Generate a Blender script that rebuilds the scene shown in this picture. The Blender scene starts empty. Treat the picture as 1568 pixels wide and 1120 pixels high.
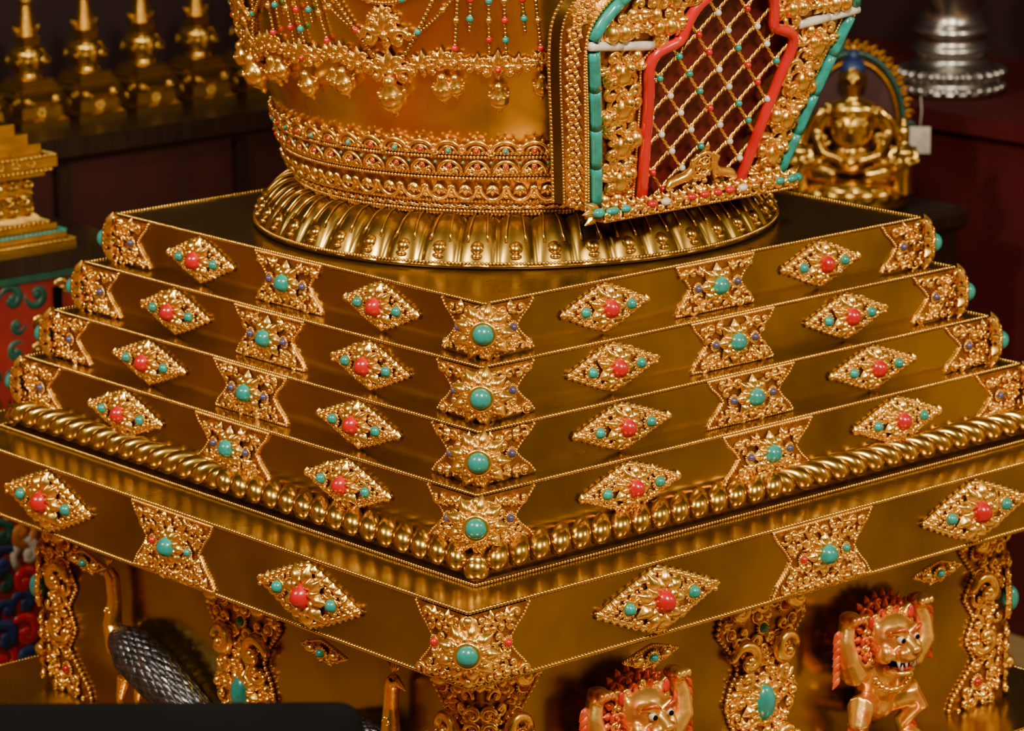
import bpy, math, random
import numpy as np
random.seed(7)
pi=math.pi
# ------------------------------------------------------------------ materials
MATS={}
def mat(name,col,metal=0.,rough=.4,col2=None,nscale=20.,rvar=0.,bump=0.,bscale=60.,coat=0.,detail=3.,stretch=None,lo=.35,hi=.65,spec=None):
    m=bpy.data.materials.new(name); m.use_nodes=True; nt=m.node_tree; b=nt.nodes['Principled BSDF']
    b.inputs['Base Color'].default_value=(*col,1); b.inputs['Metallic'].default_value=metal; b.inputs['Roughness'].default_value=rough
    if spec is not None: b.inputs['Specular IOR Level'].default_value=spec
    if coat: b.inputs['Coat Weight'].default_value=coat; b.inputs['Coat Roughness'].default_value=.12
    tc=nt.nodes.new('ShaderNodeTexCoord'); mp=nt.nodes.new('ShaderNodeMapping'); nt.links.new(tc.outputs['Object'],mp.inputs[0])
    if stretch: mp.inputs['Scale'].default_value=stretch
    if col2 or rvar:
        n=nt.nodes.new('ShaderNodeTexNoise'); n.inputs['Scale'].default_value=nscale; n.inputs['Detail'].default_value=detail
        nt.links.new(mp.outputs[0],n.inputs['Vector'])
        if col2:
            r=nt.nodes.new('ShaderNodeValToRGB'); r.color_ramp.elements[0].position=lo; r.color_ramp.elements[1].position=hi
            r.color_ramp.elements[0].color=(*col,1); r.color_ramp.elements[1].color=(*col2,1)
            nt.links.new(n.outputs['Fac'],r.inputs[0]); nt.links.new(r.outputs[0],b.inputs['Base Color'])
        if rvar:
            mr=nt.nodes.new('ShaderNodeMapRange'); mr.inputs['From Min'].default_value=.3; mr.inputs['From Max'].default_value=.7
            mr.inputs['To Min'].default_value=rough-rvar; mr.inputs['To Max'].default_value=rough+rvar
            nt.links.new(n.outputs['Fac'],mr.inputs[0]); nt.links.new(mr.outputs[0],b.inputs['Roughness'])
    if bump:
        n2=nt.nodes.new('ShaderNodeTexNoise'); n2.inputs['Scale'].default_value=bscale; n2.inputs['Detail'].default_value=2
        nt.links.new(mp.outputs[0],n2.inputs['Vector'])
        bp=nt.nodes.new('ShaderNodeBump'); bp.inputs['Strength'].default_value=bump; bp.inputs['Distance'].default_value=.01
        nt.links.new(n2.outputs['Fac'],bp.inputs['Height']); nt.links.new(bp.outputs[0],b.inputs['Normal'])
    MATS[name]=m; return m
mat('brass',(.43,.27,.050),.97,.25,(.22,.13,.022),3.5,.08,.32,6,detail=4,lo=.38,hi=.66)
mat('brass_dark',(.20,.11,.018),.95,.32,(.12,.06,.01),8,.08,.1,10)
mat('gold',(1.0,.64,.14),.96,.27,(.94,.54,.09),60,.05,.06,150)
mat('gold_deep',(.46,.20,.022),.92,.38,(.30,.12,.010),80,.05,.15,150)  # old-gold brown plus crevice shade, both put into the backing colour
mat('gold_old',(.76,.48,.10),.98,.22,(.55,.32,.05),12,.06,.1,20)
mat('vase_gold',(.80,.50,.10),.97,.25,(.55,.31,.045),5,.07,.2,9,lo=.4,hi=.7)
mat('lion_gold',(1.0,.58,.12),.85,.3,(.85,.22,.04),22,.05,.1,60,lo=.48,hi=.64)
mat('turquoise',(.007,.31,.275),0,.28,(.02,.19,.155),60,0,.05,80,.5,6)
mat('coral',(.54,.005,.011),0,.25,(.38,.003,.007),30,0,0,1,.6)
mat('coral_frame',(.60,.011,.012),0,.28,(.45,.006,.008),12,0,.08,40,.4)
mat('lapis',(.05,.04,.12),0,.3,(.09,.07,.14),40,0,0,1,.4)
mat('pearl',(.70,.66,.58),0,.3,(.52,.45,.36),40,0,0,1,.5)
mat('silver',(.55,.52,.48),1,.28,(.40,.38,.35),8,.06,.1,10)
mat('feather',(.05,.052,.058),.85,.36,(.12,.12,.13),60,.05,.2,120)
mat('feather_edge',(.22,.22,.23),1,.32,(.15,.15,.16),60,.05,.2,120)
mat('red_paint',(.62,.045,.016),.45,.34,(.85,.18,.03),50)
mat('black',(.002,.002,.002),0,.8,(.003,.003,.003),10,spec=.05)
mat('maroon',(.05,.003,.003),0,.55,(.03,.002,.002),6)
mat('niche_red',(.14,.006,.005),0,.6,(.07,.003,.003),9)
mat('wall_red',(.022,.003,.004),0,.7,(.013,.002,.003),2,0,.1,30)
mat('cloth_red',(.075,.004,.005),0,.8,(.05,.003,.004),5,0,.2,120,spec=.2)
mat('cabinet_red',(.26,.013,.009),0,.5,(.17,.008,.007),12)
mat('wood_dark',(.022,.008,.004),0,.4,(.011,.004,.003),6,0,.1,20,.2,3,(1,8,1))
mat('floor_wood',(.42,.27,.11),0,.4,(.30,.18,.07),4,0,.1,20,.3,4,(1,10,1))
mat('added_carpet_red',(.36,.07,.03),0,.9,(.26,.045,.02),20,0,.2,200)
mat('ochre_wall',(.50,.34,.14),0,.7,(.40,.26,.10),2)
mat('reflector_curtain_yellow',(.75,.56,.20),0,.8,(.6,.43,.15),3)  # unseen added cloth, gives the right faces a yellow reflection
mat('reflector_curtain_orange',(.46,.18,.06),0,.8,(.36,.12,.04),3)  # unseen added cloth, gives the left faces a brownish reflection
mat('ceil',(.16,.10,.05),0,.8,(.12,.07,.035),4)
mat('blue_paint',(.01,.025,.11),0,.4,(.015,.04,.14),30)
mat('green_paint',(.008,.05,.035),0,.4,(.012,.08,.045),30)
mat('orange_paint',(.48,.17,.025),0,.4,(.4,.11,.02),30)
mat('paper',(.55,.5,.42),0,.7,(.45,.4,.34),30)
# ------------------------------------------------------------------ mesh builder
class MB:
    def __init__(s): s.V=[];s.F=[];s.n=0
    def add(s,V,Fs,m,smooth=True):
        V=np.asarray(V,float); s.V.append(V)
        for F in Fs:
            F=np.asarray(F,int)
            if len(F): s.F.append((F+s.n,m,smooth))
        s.n+=len(V)
    def copy(s,o,M=None):
        if not o.n: return
        V=np.concatenate(o.V)
        if M is not None: V=V@M[:3,:3].T+M[:3,3]
        s.V.append(V)
        for F,m,sm in o.F: s.F.append((F+s.n,m,sm))
        s.n+=len(V)
    def mesh(s,name):
        V=np.concatenate(s.V).astype(np.float32); me=bpy.data.meshes.new(name)
        names=[]; 
        for F,m,sm in s.F:
            if m not in names: names.append(m)
        loops=np.concatenate([F.ravel() for F,_,_ in s.F]); 
        sizes=np.concatenate([np.full(len(F),F.shape[1]) for F,_,_ in s.F])
        mi=np.concatenate([np.full(len(F),names.index(m)) for F,m,_ in s.F]); sm=np.concatenate([np.full(len(F),x) for F,_,x in s.F])
        st=np.concatenate([[0],np.cumsum(sizes)[:-1]])
        me.vertices.add(len(V)); me.vertices.foreach_set('co',V.ravel())
        me.loops.add(len(loops)); me.loops.foreach_set('vertex_index',loops.astype(np.int32))
        me.polygons.add(len(sizes)); me.polygons.foreach_set('loop_start',st.astype(np.int32))
        me.polygons.foreach_set('material_index',mi.astype(np.int32)); me.polygons.foreach_set('use_smooth',sm.astype(bool))
        for nme in names: me.materials.append(MATS[nme])
        me.update(calc_edges=True); me.validate(); return me
    def obj(s,name,parent=None,M=None):
        return link(name,s.mesh(name),parent,M)
from mathutils import Matrix, Vector
def link(name,data,parent=None,M=None):
    o=bpy.data.objects.new(name,data); bpy.context.collection.objects.link(o)
    if parent: o.parent=parent
    if M is not None: o.matrix_local=Matrix([list(r) for r in M])
    return o
def empty(name,loc=(0,0,0)):
    o=link(name,None); o.location=loc; o.empty_display_size=.1; return o
def T(x,y,z): M=np.eye(4); M[:3,3]=(x,y,z); return M
def S(x,y,z): return np.diag([x,y,z,1.])
def RZ(a): c,s=math.cos(a),math.sin(a); M=np.eye(4); M[0,0]=c;M[0,1]=-s;M[1,0]=s;M[1,1]=c; return M
def RX(a): c,s=math.cos(a),math.sin(a); M=np.eye(4); M[1,1]=c;M[1,2]=-s;M[2,1]=s;M[2,2]=c; return M
def RY(a): c,s=math.cos(a),math.sin(a); M=np.eye(4); M[0,0]=c;M[0,2]=s;M[2,0]=-s;M[2,2]=c; return M
def FR(o,w,u,v): M=np.eye(4); M[:3,0]=w;M[:3,1]=u;M[:3,2]=v;M[:3,3]=o; return M
_sp={}
def sph(seg,ring):
    k=(seg,ring)
    if k not in _sp:
        V=[(0,0,1)]
        for i in range(1,ring):
            a=pi*i/ring
            for j in range(seg): b=2*pi*j/seg; V.append((math.sin(a)*math.cos(b),math.sin(a)*math.sin(b),math.cos(a)))
        V.append((0,0,-1)); Q=[];Tt=[]
        for i in range(ring-2):
            for j in range(seg): a=1+i*seg; Q.append((a+j,a+seg+j,a+seg+(j+1)%seg,a+(j+1)%seg))
        for j in range(seg): Tt.append((0,1+j,1+(j+1)%seg)); e=1+(ring-2)*seg; Tt.append((len(V)-1,e+(j+1)%seg,e+j))
        _sp[k]=(np.array(V,float),np.array(Q).reshape(-1,4),np.array(Tt))
    return _sp[k]
def ball(mb,c,r,m,seg=8,ring=5,M=None):
    V,Q,Tt=sph(seg,ring); r=np.array(r if hasattr(r,'__len__') else (r,r,r),float); V=V*r
    if M is not None: V=V@M[:3,:3].T
    mb.add(V+np.array(c),[Q,Tt],m)
def tube(mb,P,R,m,seg=6,closed=False,flat=1.):
    P=np.asarray(P,float); n=len(P); R=np.broadcast_to(np.asarray(R,float),(n,))
    Tn=(np.roll(P,-1,0)-np.roll(P,1,0)) if closed else np.gradient(P,axis=0)
    Tn/=np.linalg.norm(Tn,axis=1)[:,None]+1e-12
    a=np.array([1.,0,0]) if abs(Tn[0][0])<.8 else np.array([0,0,1.])
    N=np.zeros((n,3)); x=a-Tn[0]*(a@Tn[0]); N[0]=x/np.linalg.norm(x)
    for i in range(1,n):
        x=N[i-1]-Tn[i]*(N[i-1]@Tn[i]); N[i]=x/(np.linalg.norm(x)+1e-12)
    B=np.cross(Tn,N); an=np.arange(seg)*2*pi/seg
    V=(P[:,None]+R[:,None,None]*(flat*np.cos(an)[None,:,None]*N[:,None]+np.sin(an)[None,:,None]*B[:,None])).reshape(-1,3)
    i=np.arange(n if closed else n-1)[:,None]*seg; j=np.arange(seg)[None]; j2=(j+1)%seg; nx=((np.arange(n if closed else n-1)[:,None]+1)%n)*seg
    Q=np.stack([i+j,i+j2,nx+j2,nx+j],-1).reshape(-1,4)
    Fs=[Q]
    if not closed:
        V=np.vstack([V,P[0],P[-1]]); b=n*seg
        Fs.append(np.array([(b,(k+1)%seg,k) for k in range(seg)]+[(b+1,(n-1)*seg+k,(n-1)*seg+(k+1)%seg) for k in range(seg)]))
    mb.add(V,Fs,m)
def grid(mb,V,m,closeu=False,smooth=True):
    V=np.asarray(V,float); a,b=V.shape[:2]; A=a if closeu else a-1
    i=np.arange(A)[:,None]; j=np.arange(b-1)[None]; i2=(i+1)%a
    Q=np.stack([i*b+j,i2*b+j,i2*b+j+1,i*b+j+1],-1).reshape(-1,4); mb.add(V.reshape(-1,3),[Q],m,smooth)
def lathe(mb,prof,m,seg=48,M=None,smooth=True):
    pr=np.array(prof,float); an=np.arange(seg)*2*pi/seg
    r=np.broadcast_to(pr[:,0][None],(seg,len(pr))).copy()
    V=np.stack([r*np.cos(an)[:,None],r*np.sin(an)[:,None],np.broadcast_to(pr[:,1][None],r.shape)],-1)
    if M is not None: V=V@M[:3,:3].T+M[:3,3]
    grid(mb,V,m,True,smooth)
def sqlathe(mb,prof,m,M=None):
    for k in range(4):
        V=[]
        for s in (-1,1): V.append([(a,s*a,z) for a,z in prof])
        V=np.array(V,float)@RZ(k*pi/2)[:3,:3].T
        if M is not None: V=V@M[:3,:3].T+M[:3,3]
        grid(mb,V,m,False,False)
def box(mb,c,h,m,M=None):
    c=np.array(c);h=np.array(h)
    V=np.array([(x,y,z) for x in(-1,1) for y in(-1,1) for z in(-1,1)],float)*h
    if M is not None: V=V@M[:3,:3].T
    mb.add(V+c,[np.array([(0,1,3,2),(4,6,7,5),(0,4,5,1),(2,3,7,6),(0,2,6,4),(1,5,7,3)])],m,False)
def rbox(mb,c,h,r,m,M=None,seg=4):
    pts=[]
    for k in range(4):
        sx,sy=((1,1),(-1,1),(-1,-1),(1,-1))[k]
        for i in range(seg+1):
            a=k*pi/2+i*pi/2/seg; pts.append((sx*(h[0]-r)+r*math.cos(a),sy*(h[1]-r)+r*math.sin(a)))
    pts=np.array(pts); V=[]
    for z,sc in ((-h[2],0),(-h[2],1),(h[2]-r*.4,1),(h[2]-r*.1,1-.25*r/max(h[0],h[1])),(h[2],1-.8*r/max(h[0],h[1])),(h[2],0)):
        V.append(np.c_[pts*sc,np.full(len(pts),z)])
    V=np.array(V).transpose(1,0,2)
    if M is not None: V=V@M[:3,:3].T
    grid(mb,V+np.array(c),m,True,True)
def rope(mb,P,r,sp,m,closed=False,seg=8,ring=5):
    P=np.asarray(P,float)
    if closed: P=np.vstack([P,P[0]])
    L=np.r_[0,np.cumsum(np.linalg.norm(np.diff(P,axis=0),axis=1))]; n=max(2,int(L[-1]/sp)); t=(np.arange(n)+.5)/n*L[-1]
    C=np.stack([np.interp(t,L,P[:,i]) for i in range(3)],-1)
    V,Q,Tt=sph(seg,ring); k=len(V)
    VV=(C[:,None]+V[None]*r).reshape(-1,3); off=(np.arange(n)*k)[:,None,None]
    mb.add(VV,[(Q[None]+off).reshape(-1,4),(Tt[None]+off).reshape(-1,3)],m)
    return C
# ---- filigree elements in local (w,u,v)
def curl(mb,u,v,s,ang,hand,w,m='gold',n=13,seg=6):
    t=np.linspace(0,1,n); r=s*(1-.80*t); a=ang+hand*t*2*pi*1.0
    P=np.stack([w+s*.2+s*.35*t,u+r*np.cos(a),v+r*np.sin(a)],-1)
    tube(mb,P,s*.27*(.5+.9*np.sin(pi*(t*.75+.15))),m,seg)
    ball(mb,(w+s*.55,u,v),s*.34,m,8,5)
def petal(mb,u,v,ang,L,W,h,w,m='gold',cup=0.,nu=7,nv=5):
    t=np.linspace(0,1,nu)[:,None]; q=np.linspace(-1,1,nv)[None]
    wd=W*np.sin(pi*np.clip(t,0.05,.95)**.75)
    x=L*t+0*q; y=wd*q; z=w+h*(np.sin(pi*np.clip(t*.85+.1,0,1)))*(1-.85*q*q)+cup*t*t
    c,s=math.cos(ang),math.sin(ang)
    grid(mb,np.stack([z+0*x,u+x*c-y*s,v+x*s+y*c],-1),m)
def rosette(mb,u,v,r,n,w,m='gold',h=None,ph=0):
    for k in range(n): petal(mb,u+r*.35*math.cos(2*pi*k/n+ph),v+r*.35*math.sin(2*pi*k/n+ph),2*pi*k/n+ph,r*.7,r*2.4/n,h or r*.32,w,m)
def ringt(mb,u,v,r,rr,w,m='gold',n=20,seg=6,ratio=1.):
    a=np.arange(n)*2*pi/n; tube(mb,np.stack([np.full(n,w),u+r*np.cos(a),v+r*ratio*np.sin(a)],-1),rr,m,seg,True)
def stone(mb,u,v,r,m,w,h=1.,ratio=1.,beads=True):
    ringt(mb,u,v,r*1.12,r*.26,w+r*.15,'gold',20,6,ratio)
    if beads:
        a=np.linspace(0,2*pi,17)[:-1]; rope(mb,np.stack([np.full(16,w+r*.12),u+r*1.52*np.cos(a),v+r*1.52*ratio*np.sin(a)],-1),r*.22,r*.58,'gold',True,6,4)
    ball(mb,(w+r*.25,u,v),(r*h,r,r*ratio),m,16,10)
def fill(mb,inside,ub,vb,s,excl,w,sym=True,rnd=None,hs=1.):
    rnd=rnd or random.Random(3); v=vb[0]; row=0
    while v<=vb[1]:
        u=(0 if sym else ub[0])+(s*.5 if row%2 else 0)
        while u<=ub[1]:
            uu=u+rnd.uniform(-.12,.12)*s*(0 if (sym and u<s*.2) else 1); vv=v+rnd.uniform(-.12,.12)*s
            if inside(uu,vv) and all((uu-e[0])**2+(vv-e[1])**2>(e[2]+s*.3)**2 for e in excl):
                k=rnd.random(); a=rnd.uniform(0,2*pi); hd=rnd.choice((-1,1)); sz=s*.54*rnd.uniform(.9,1.2)
                for sg in ((1,-1) if (sym and uu>s*.25) else (1,)):
                    aa=a if sg==1 else pi-a
                    if k<.38: curl(mb,sg*uu,vv,sz,aa,hd*sg,w)
                    elif k<.78:
                        for d in (-.8,0,.8): petal(mb,sg*uu-.5*sz*math.cos(aa),vv-.5*sz*math.sin(aa),aa+d,sz*1.7,sz*.46,sz*.85*hs,w)
                        ball(mb,(w+sz*.55,sg*uu-.5*sz*math.cos(aa),vv-.5*sz*math.sin(aa)),sz*.36,'gold',7,5)
                    else:
                        ball(mb,(w+sz*.3,sg*uu,vv),sz*.64,'gold',10,6); ringt(mb,sg*uu,vv,sz*.85,sz*.18,w+sz*.1,'gold',10,5)
            u+=s
        v+=s*.866; row+=1
def motif(hw,v0,v1,stones,s=.0125,half=False,W=.1,w=.003,ros=(),rim=.0026,seed=3,nv=41,plate='gold_deep',leaf=0.):
    mb=MB(); vs=np.linspace(v0,v1,nv); H=np.array([hw(v) for v in vs])
    L=np.zeros(nv) if half else -H
    grid(mb,np.stack([np.stack([np.full(nv,w),L,vs],-1),np.stack([np.full(nv,w),H,vs],-1)]),plate)
    R=np.stack([np.full(nv,w),H,vs],-1); 
    pts=R if half else np.vstack([R,np.stack([np.full(nv,w),L,vs],-1)[::-1]])
    rope(mb,pts,rim,rim*2.1,'gold',False if half else True,6,4)
    tube(mb,pts-np.array([w*.6,0,0]),rim*.9,'gold',5,not half)
    if leaf:
        LL=np.r_[0,np.cumsum(np.linalg.norm(np.diff(R,axis=0),axis=1))]; n=int(LL[-1]/leaf)
        for i in range(n+1):
            t_=i/n*LL[-1]; u=np.interp(t_,LL,R[:,1]); v=np.interp(t_,LL,R[:,2]); e=.004
            du=np.interp(min(LL[-1],t_+e),LL,R[:,1])-np.interp(max(0,t_-e),LL,R[:,1]); dv=np.interp(min(LL[-1],t_+e),LL,R[:,2])-np.interp(max(0,t_-e),LL,R[:,2])
            an=math.atan2(-du,dv); r0=leaf*.65
            for sg in (1,-1):
                ub=sg*(u-r0*math.cos(an)); aa=an if sg>0 else pi-an
                petal(mb,ub,v-r0*math.sin(an),aa,leaf*.95,leaf*.66,leaf*.55,w*.6,nu=8); ball(mb,(w+leaf*.3,ub,v-r0*math.sin(an)),leaf*.26,'gold',7,5)
    fill(mb,lambda u,v:abs(u)<hw(v)-s*(.75 if leaf else .42) and (not half or u>0.),(0,W),(v0+s*.45,v1-s*.35),s,[(st[0],st[1],st[2]*1.6) for st in stones]+[(r[0],r[1],r[2]*.8) for r in ros],w,not half,random.Random(seed))
    for st in stones: stone(mb,st[0],st[1],st[2],st[3],w+.003,*(st[4:] if len(st)>4 else ()))
    for r in ros: rosette(mb,r[0],r[1],r[2],r[3],w+.002); rosette(mb,r[0],r[1],r[2]*.72,r[3],w+.006,ph=pi/r[3])
    return mb
# ------------------------------------------------------------------ stupa
stupa=empty('golden_stupa')
tiers=[(.500,0.),(.542,-.0876),(.5846,-.1754),(.6250,-.2602)]
zbot=[-.0876,-.1754,-.2602,-.352]
m=MB(); rp=MB()
for (a,z),zb in zip(tiers,zbot):
    sqlathe(m,[(0,z),(a-.004,z),(a,z-.004),(a,zb)],'brass')
    e=a-.0005; rope(rp,[(e,-e,z),(e,e,z),(-e,e,z),(-e,-e,z)],.0034,.0062,'gold_old',True)
A5=.752
sqlathe(m,[(0,-.3907),(A5-.004,-.3907),(A5,-.395),(A5,-.5103),(.70,-.5103),(.70,-.530),(.69,-.5301),(.69,-.542),(.64,-.5421),(.61,-.56),(.61,-.874)],'brass')
sqlathe(m,[(.5,-.874),(.752,-.874),(.757,-.88),(.757,-.915),(.74,-.92),(.70,-.955),(.70,-1.0),(.78,-1.02),(.80,-1.03),(.80,-1.08),(0,-1.08)],'brass')
for e,z in ((A5,-.391),(A5,-.5095),(.70,-.529),(.757,-.877)): rope(rp,[(e,-e,z),(e,e,z),(-e,e,z),(-e,-e,z)],.0038,.0068,'gold_old',True)
m.obj('tier_plates',stupa); rp.obj('beaded_edges',stupa)
# gadroon roll
g=MB()
sqlathe(g,[(.622,-.346),(.636,-.348),(.646,-.358),(.650,-.375),(.648,-.391)],'brass_dark')
one=MB(); pitch=.0425
t=np.linspace(0,1,13); ph=-1.0+t*2.7
P=np.stack([.632+.023*np.sin(ph),(1.35*(1-t)**1.25)*pitch,-.372+.026*np.cos(ph)],-1)
tube(one,P,pitch*np.array([.10,.18,.23,.26,.28,.30,.33,.37,.41,.43,.40,.31,.12]),'gold_old',12)
for k in range(4):
    for i in range(15):
        y=-.650+pitch*.75+i*pitch
        if y<-.01:
            g.copy(one,RZ(k*pi/2)@T(0,y,0)); g.copy(one,RZ(k*pi/2)@T(0,-y,0)@S(1,-1,1))
    c_=(RZ(k*pi/2)@np.array([.640,-.640,-.372,1]))[:3]
    ball(g,c_,(.021,.021,.021),'gold_old',12,8)
    tube(g,[c_+RZ(k*pi/2)[:3,:3]@np.array([-.02,.02,.018]),c_+RZ(k*pi/2)[:3,:3]@np.array([.004,-.004,.004])],[.008,.02],'gold_old',8)
rope(g,[(.661,-.661,-.388),(.661,.661,-.388),(-.661,.661,-.388),(-.661,-.661,-.388)],.003,.006,'gold_old',True)
g.obj('gadroon_roll',stupa)
# medallions
def loz(W,H,rc=0):
    def f(v):
        x=abs(v/H)
        if x>=1: return 0
        dd=W*(1-x)**.85
        c=math.sqrt(max(0,rc*rc-v*v)) if rc else 0
        return max(dd*.98,c)
    return f
def hour(W,H): return lambda v: W*(.62+.38*min(1,abs(v/H))**.95)-.003*abs(math.sin(v/H*pi*1.5))
for ti,((a,z),zb) in enumerate(zip(tiers+[(A5,-.3907)],zbot+[-.5103])):
    big=ti==4; sc=[.9,.95,1,1.03,1.25][ti]; H=(z-zb)/2*.93; zc=(z+zb)/2
    Hl=H*.93; sm_=1.2 if big else 1
    lm=motif(loz(.106*sc,Hl,Hl*.93),-Hl,Hl,[(0,0,.0145*sm_,'coral',1.5,1.15),(-.055*sc,0,.0088*sm_,'turquoise',1.2),(.055*sc,0,.0088*sm_,'turquoise',1.2)],s=.0155*sm_,W=.115*sc,ros=[(0,0,.038*sm_*(1.12 if big else 1),9)],seed=ti+3,leaf=.0135*sm_,w=.006).mesh('lozenge_medallion')
    hm=motif(hour(.102*(1.15 if big else sc),H),-H,H,[(0,0,.0160*(1.1 if big else 1),'turquoise',1.3),(-.045*(1.1 if big else 1),0,.0066,'coral' if big else 'lapis',1.2),(.045*(1.1 if big else 1),0,.0066,'turquoise' if big else 'lapis',1.2)],s=.0175,W=.13,ros=[(0,0,.036,8)],seed=ti+9).mesh('hourglass_medallion')
    cm=MB(); hf=hour(.115*(1.07 if big else sc),H)
    wing=motif(hf,-H,H,[(.058*sc if not big else .070,0,.0068,'coral' if big else 'lapis',1.2)],s=.0175,half=True,W=.14,seed=ti+20)
    cm.copy(wing); cm.copy(wing,FR((0,0,0),(0,-1,0),(-1,0,0),(0,0,1)))
    c=MB(); rosette(c,0,0,.047,9,.000,h=.017); rosette(c,0,0,.034,9,.009,h=.012,ph=pi/9); ringt(c,0,0,.019,.005,.014); stone(c,0,0,.0165,'turquoise',.015,.9)
    d=1/math.sqrt(2); cm.copy(c,FR((.003,-.003,0),(d,-d,0),(d,d,0),(0,0,1)))
    for sg in(-1,1):
        for q in (-.5,.5): 
            cp=MB(); petal(cp,0,sg*H*.98,-sg*pi/2+q,.030,.009,.008,.002); cm.copy(cp,FR((.0,-.0,0),(d,-d,0),(d,d,0),(0,0,1)))
        ball(cm,(.005,-.005,sg*H*.85),(.008,.008,.009),'gold')
    cme=cm.mesh('corner_mount')
    lp=a*.495 if not big else .368
    for k in range(4):
        R_=RZ(k*pi/2)
        link('tier%d_corner_mount_%d'%(ti+1,k),cme,stupa,R_@T(a,-a,zc))
        link('tier%d_centre_plaque_%d'%(ti+1,k),hm,stupa,R_@T(a,0,zc))
        for q in (-1,1): link('tier%d_medallion_%d%s'%(ti+1,k,'ab'[q>0]),lm,stupa,R_@T(a,q*lp,zc))
# throne body columns
def pcol(v):
    xs=[-.185,-.17,-.14,-.11,-.08,-.05,-.02,.01,.04,.08,.12,.15,.165]; ys=[.10,.095,.062,.048,.066,.076,.068,.05,.062,.095,.085,.125,.13]
    return 1.08*float(np.interp(v,xs,ys))
pm=motif(pcol,-.185,.165,[(0,-.055,.022,'turquoise',.8,1.5,False),(-.05,.105,.009,'coral'),(.05,.105,.009,'coral'),(0,.075,.009,'turquoise')],s=.024,W=.15,w=.02,ros=[(0,-.055,.046,9)],nv=61,seed=40,rim=.0045)
for sg in (-1,1):
    for (u,v,s,h) in ((.045,.03,.03,1),(.05,-.12,.028,-1),(.07,.12,.03,1),(.045,-.005,.02,-1)): 
        curl(pm,sg*u,v,s,0 if sg>0 else pi,h*sg,.024,n=22,seg=8)
sd=MB(); vs=np.linspace(-.185,.165,61); HH=np.array([pcol(v) for v in vs])
for sg in (-1,1): grid(sd,np.stack([np.stack([np.full(61,0.),sg*HH,vs],-1),np.stack([np.full(61,.02),sg*HH,vs],-1)]),'gold_deep')
pm.copy(sd); pme=pm.mesh('throne_pillar')
def ccol(v):
    xs=[-.185,-.165,-.13,-.10,-.06,-.02,.02,.06,.10,.14,.165]; ys=[.115,.11,.08,.055,.078,.06,.085,.06,.09,.11,.12]
    return 1.12*float(np.interp(v,xs,ys))
cw=motif(ccol,-.185,.165,[(.07,.10,.009,'coral'),(.06,-.14,.009,'coral')],s=.024,half=True,W=.14,w=.015,nv=61,seed=44,rim=.0045)
for (u,v,s,h) in ((.05,.03,.03,1),(.05,-.06,.028,-1),(.07,.12,.025,1)): curl(cw,u,v,s,0,h,.018,n=22,seg=8)
HH=np.array([ccol(v) for v in vs]); grid(cw,np.stack([np.stack([np.full(61,0.),HH,vs],-1),np.stack([np.full(61,.015),HH,vs],-1)]),'gold_deep')
cc=MB(); cc.copy(cw); cc.copy(cw,FR((0,0,0),(0,-1,0),(-1,0,0),(0,0,1)))
box(cc,(.000,.000,-.01),(.0148,.0148,.175),'gold_deep')
c=MB(); rosette(c,0,0,.040,8,.014,h=.014); stone(c,0,0,.018,'turquoise',.020,.9,1.3); rosette(c,0,.135,.03,8,.014); stone(c,0,.13,.009,'silver',.020); rosette(c,0,-.12,.034,8,.014); ball(c,(.022,0,-.12),.014,'gold',12,8)
for z in (.07,-.06,-.165,.165,.045,-.085): curl(c,.012,z,.014,0,1,.014); curl(c,-.012,z,.014,pi,-1,.014)
cc.copy(c,FR((0.004,-.004,0),(d,-d,0),(d,d,0),(0,0,1))); cme=cc.mesh('throne_corner')
bm=motif(loz(.06,.02),-.02,.02,[(0,0,.009,'turquoise',1.1,.8)],s=.012,W=.06,w=.004,seed=5)
for sg in (-1,1): ball(bm,(.008,sg*.03,0),(.008,.012,.008),'gold'); 
ball(bm,(.01,-.028,.0),.005,'coral'); ball(bm,(.01,.028,.0),.005,'coral'); bme=bm.mesh('hanging_bracket')
for k in range(4):
    R_=RZ(k*pi/2)
    link('throne_pillar_%d'%k,pme,stupa,R_@T(.595,0,-.685)); link('throne_corner_%d'%k,cme,stupa,R_@T(.599,-.599,-.69))
    for q in (-1,1): link('hanging_bracket_%d%s'%(k,'ab'[q>0]),bme,stupa,R_@T(.70,q*.335,-.562)@RY(.25))
# ------------------------------------------------------------------ vase (bumpa)
PZ=np.array([.065,.075,.088,.143,.212,.229,.270,.321,.356,.390,.45,.52,.60,.67,.72,.76,.79,.80])
PR=np.array([.366,.374,.381,.400,.417,.423,.441,.462,.474,.483,.498,.507,.505,.485,.44,.36,.22,.12])
_zz=np.linspace(.065,.80,200); _rr=np.interp(_zz,PZ,PR)
for _ in range(12): _rr[1:-1]=.25*_rr[:-2]+.5*_rr[1:-1]+.25*_rr[2:]
def rz(z): return float(np.interp(z,_zz,_rr))
def DF(th,z,w=0):
    th=math.radians(th); sl=(rz(z+.01)-rz(z-.01))/.02; n=1/math.hypot(1,sl)
    er=np.array([math.cos(th),math.sin(th),0]); et=np.array([-math.sin(th),math.cos(th),0]); ez=np.array([0,0,1.])
    N=(er-sl*ez)*n; U=(ez+sl*er)*n
    return FR(er*rz(z)+ez*z+N*w,N,et,U)
v=MB(); zz=np.linspace(.065,.8,90)
lathe(v,[(rz(z),z) for z in zz],'vase_gold',144); 
sqlathe(v,[(0,.80),(.16,.80),(.16,.83),(.14,.84),(.14,.93),(.17,.94),(.19,.97),(0,.97)],'brass')
for k in range(13): lathe(v,[(.02,.975+k*.045),(.045+.10*(1-k/13),.98+k*.045),(.055+.10*(1-k/13),1.0+k*.045),(.045+.10*(1-k/13),1.016+k*.045),(.02,1.022+k*.045)],'gold_old',32)
ball(v,(0,0,1.58),(.03,.03,.05),'gold_old',16,10)
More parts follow.
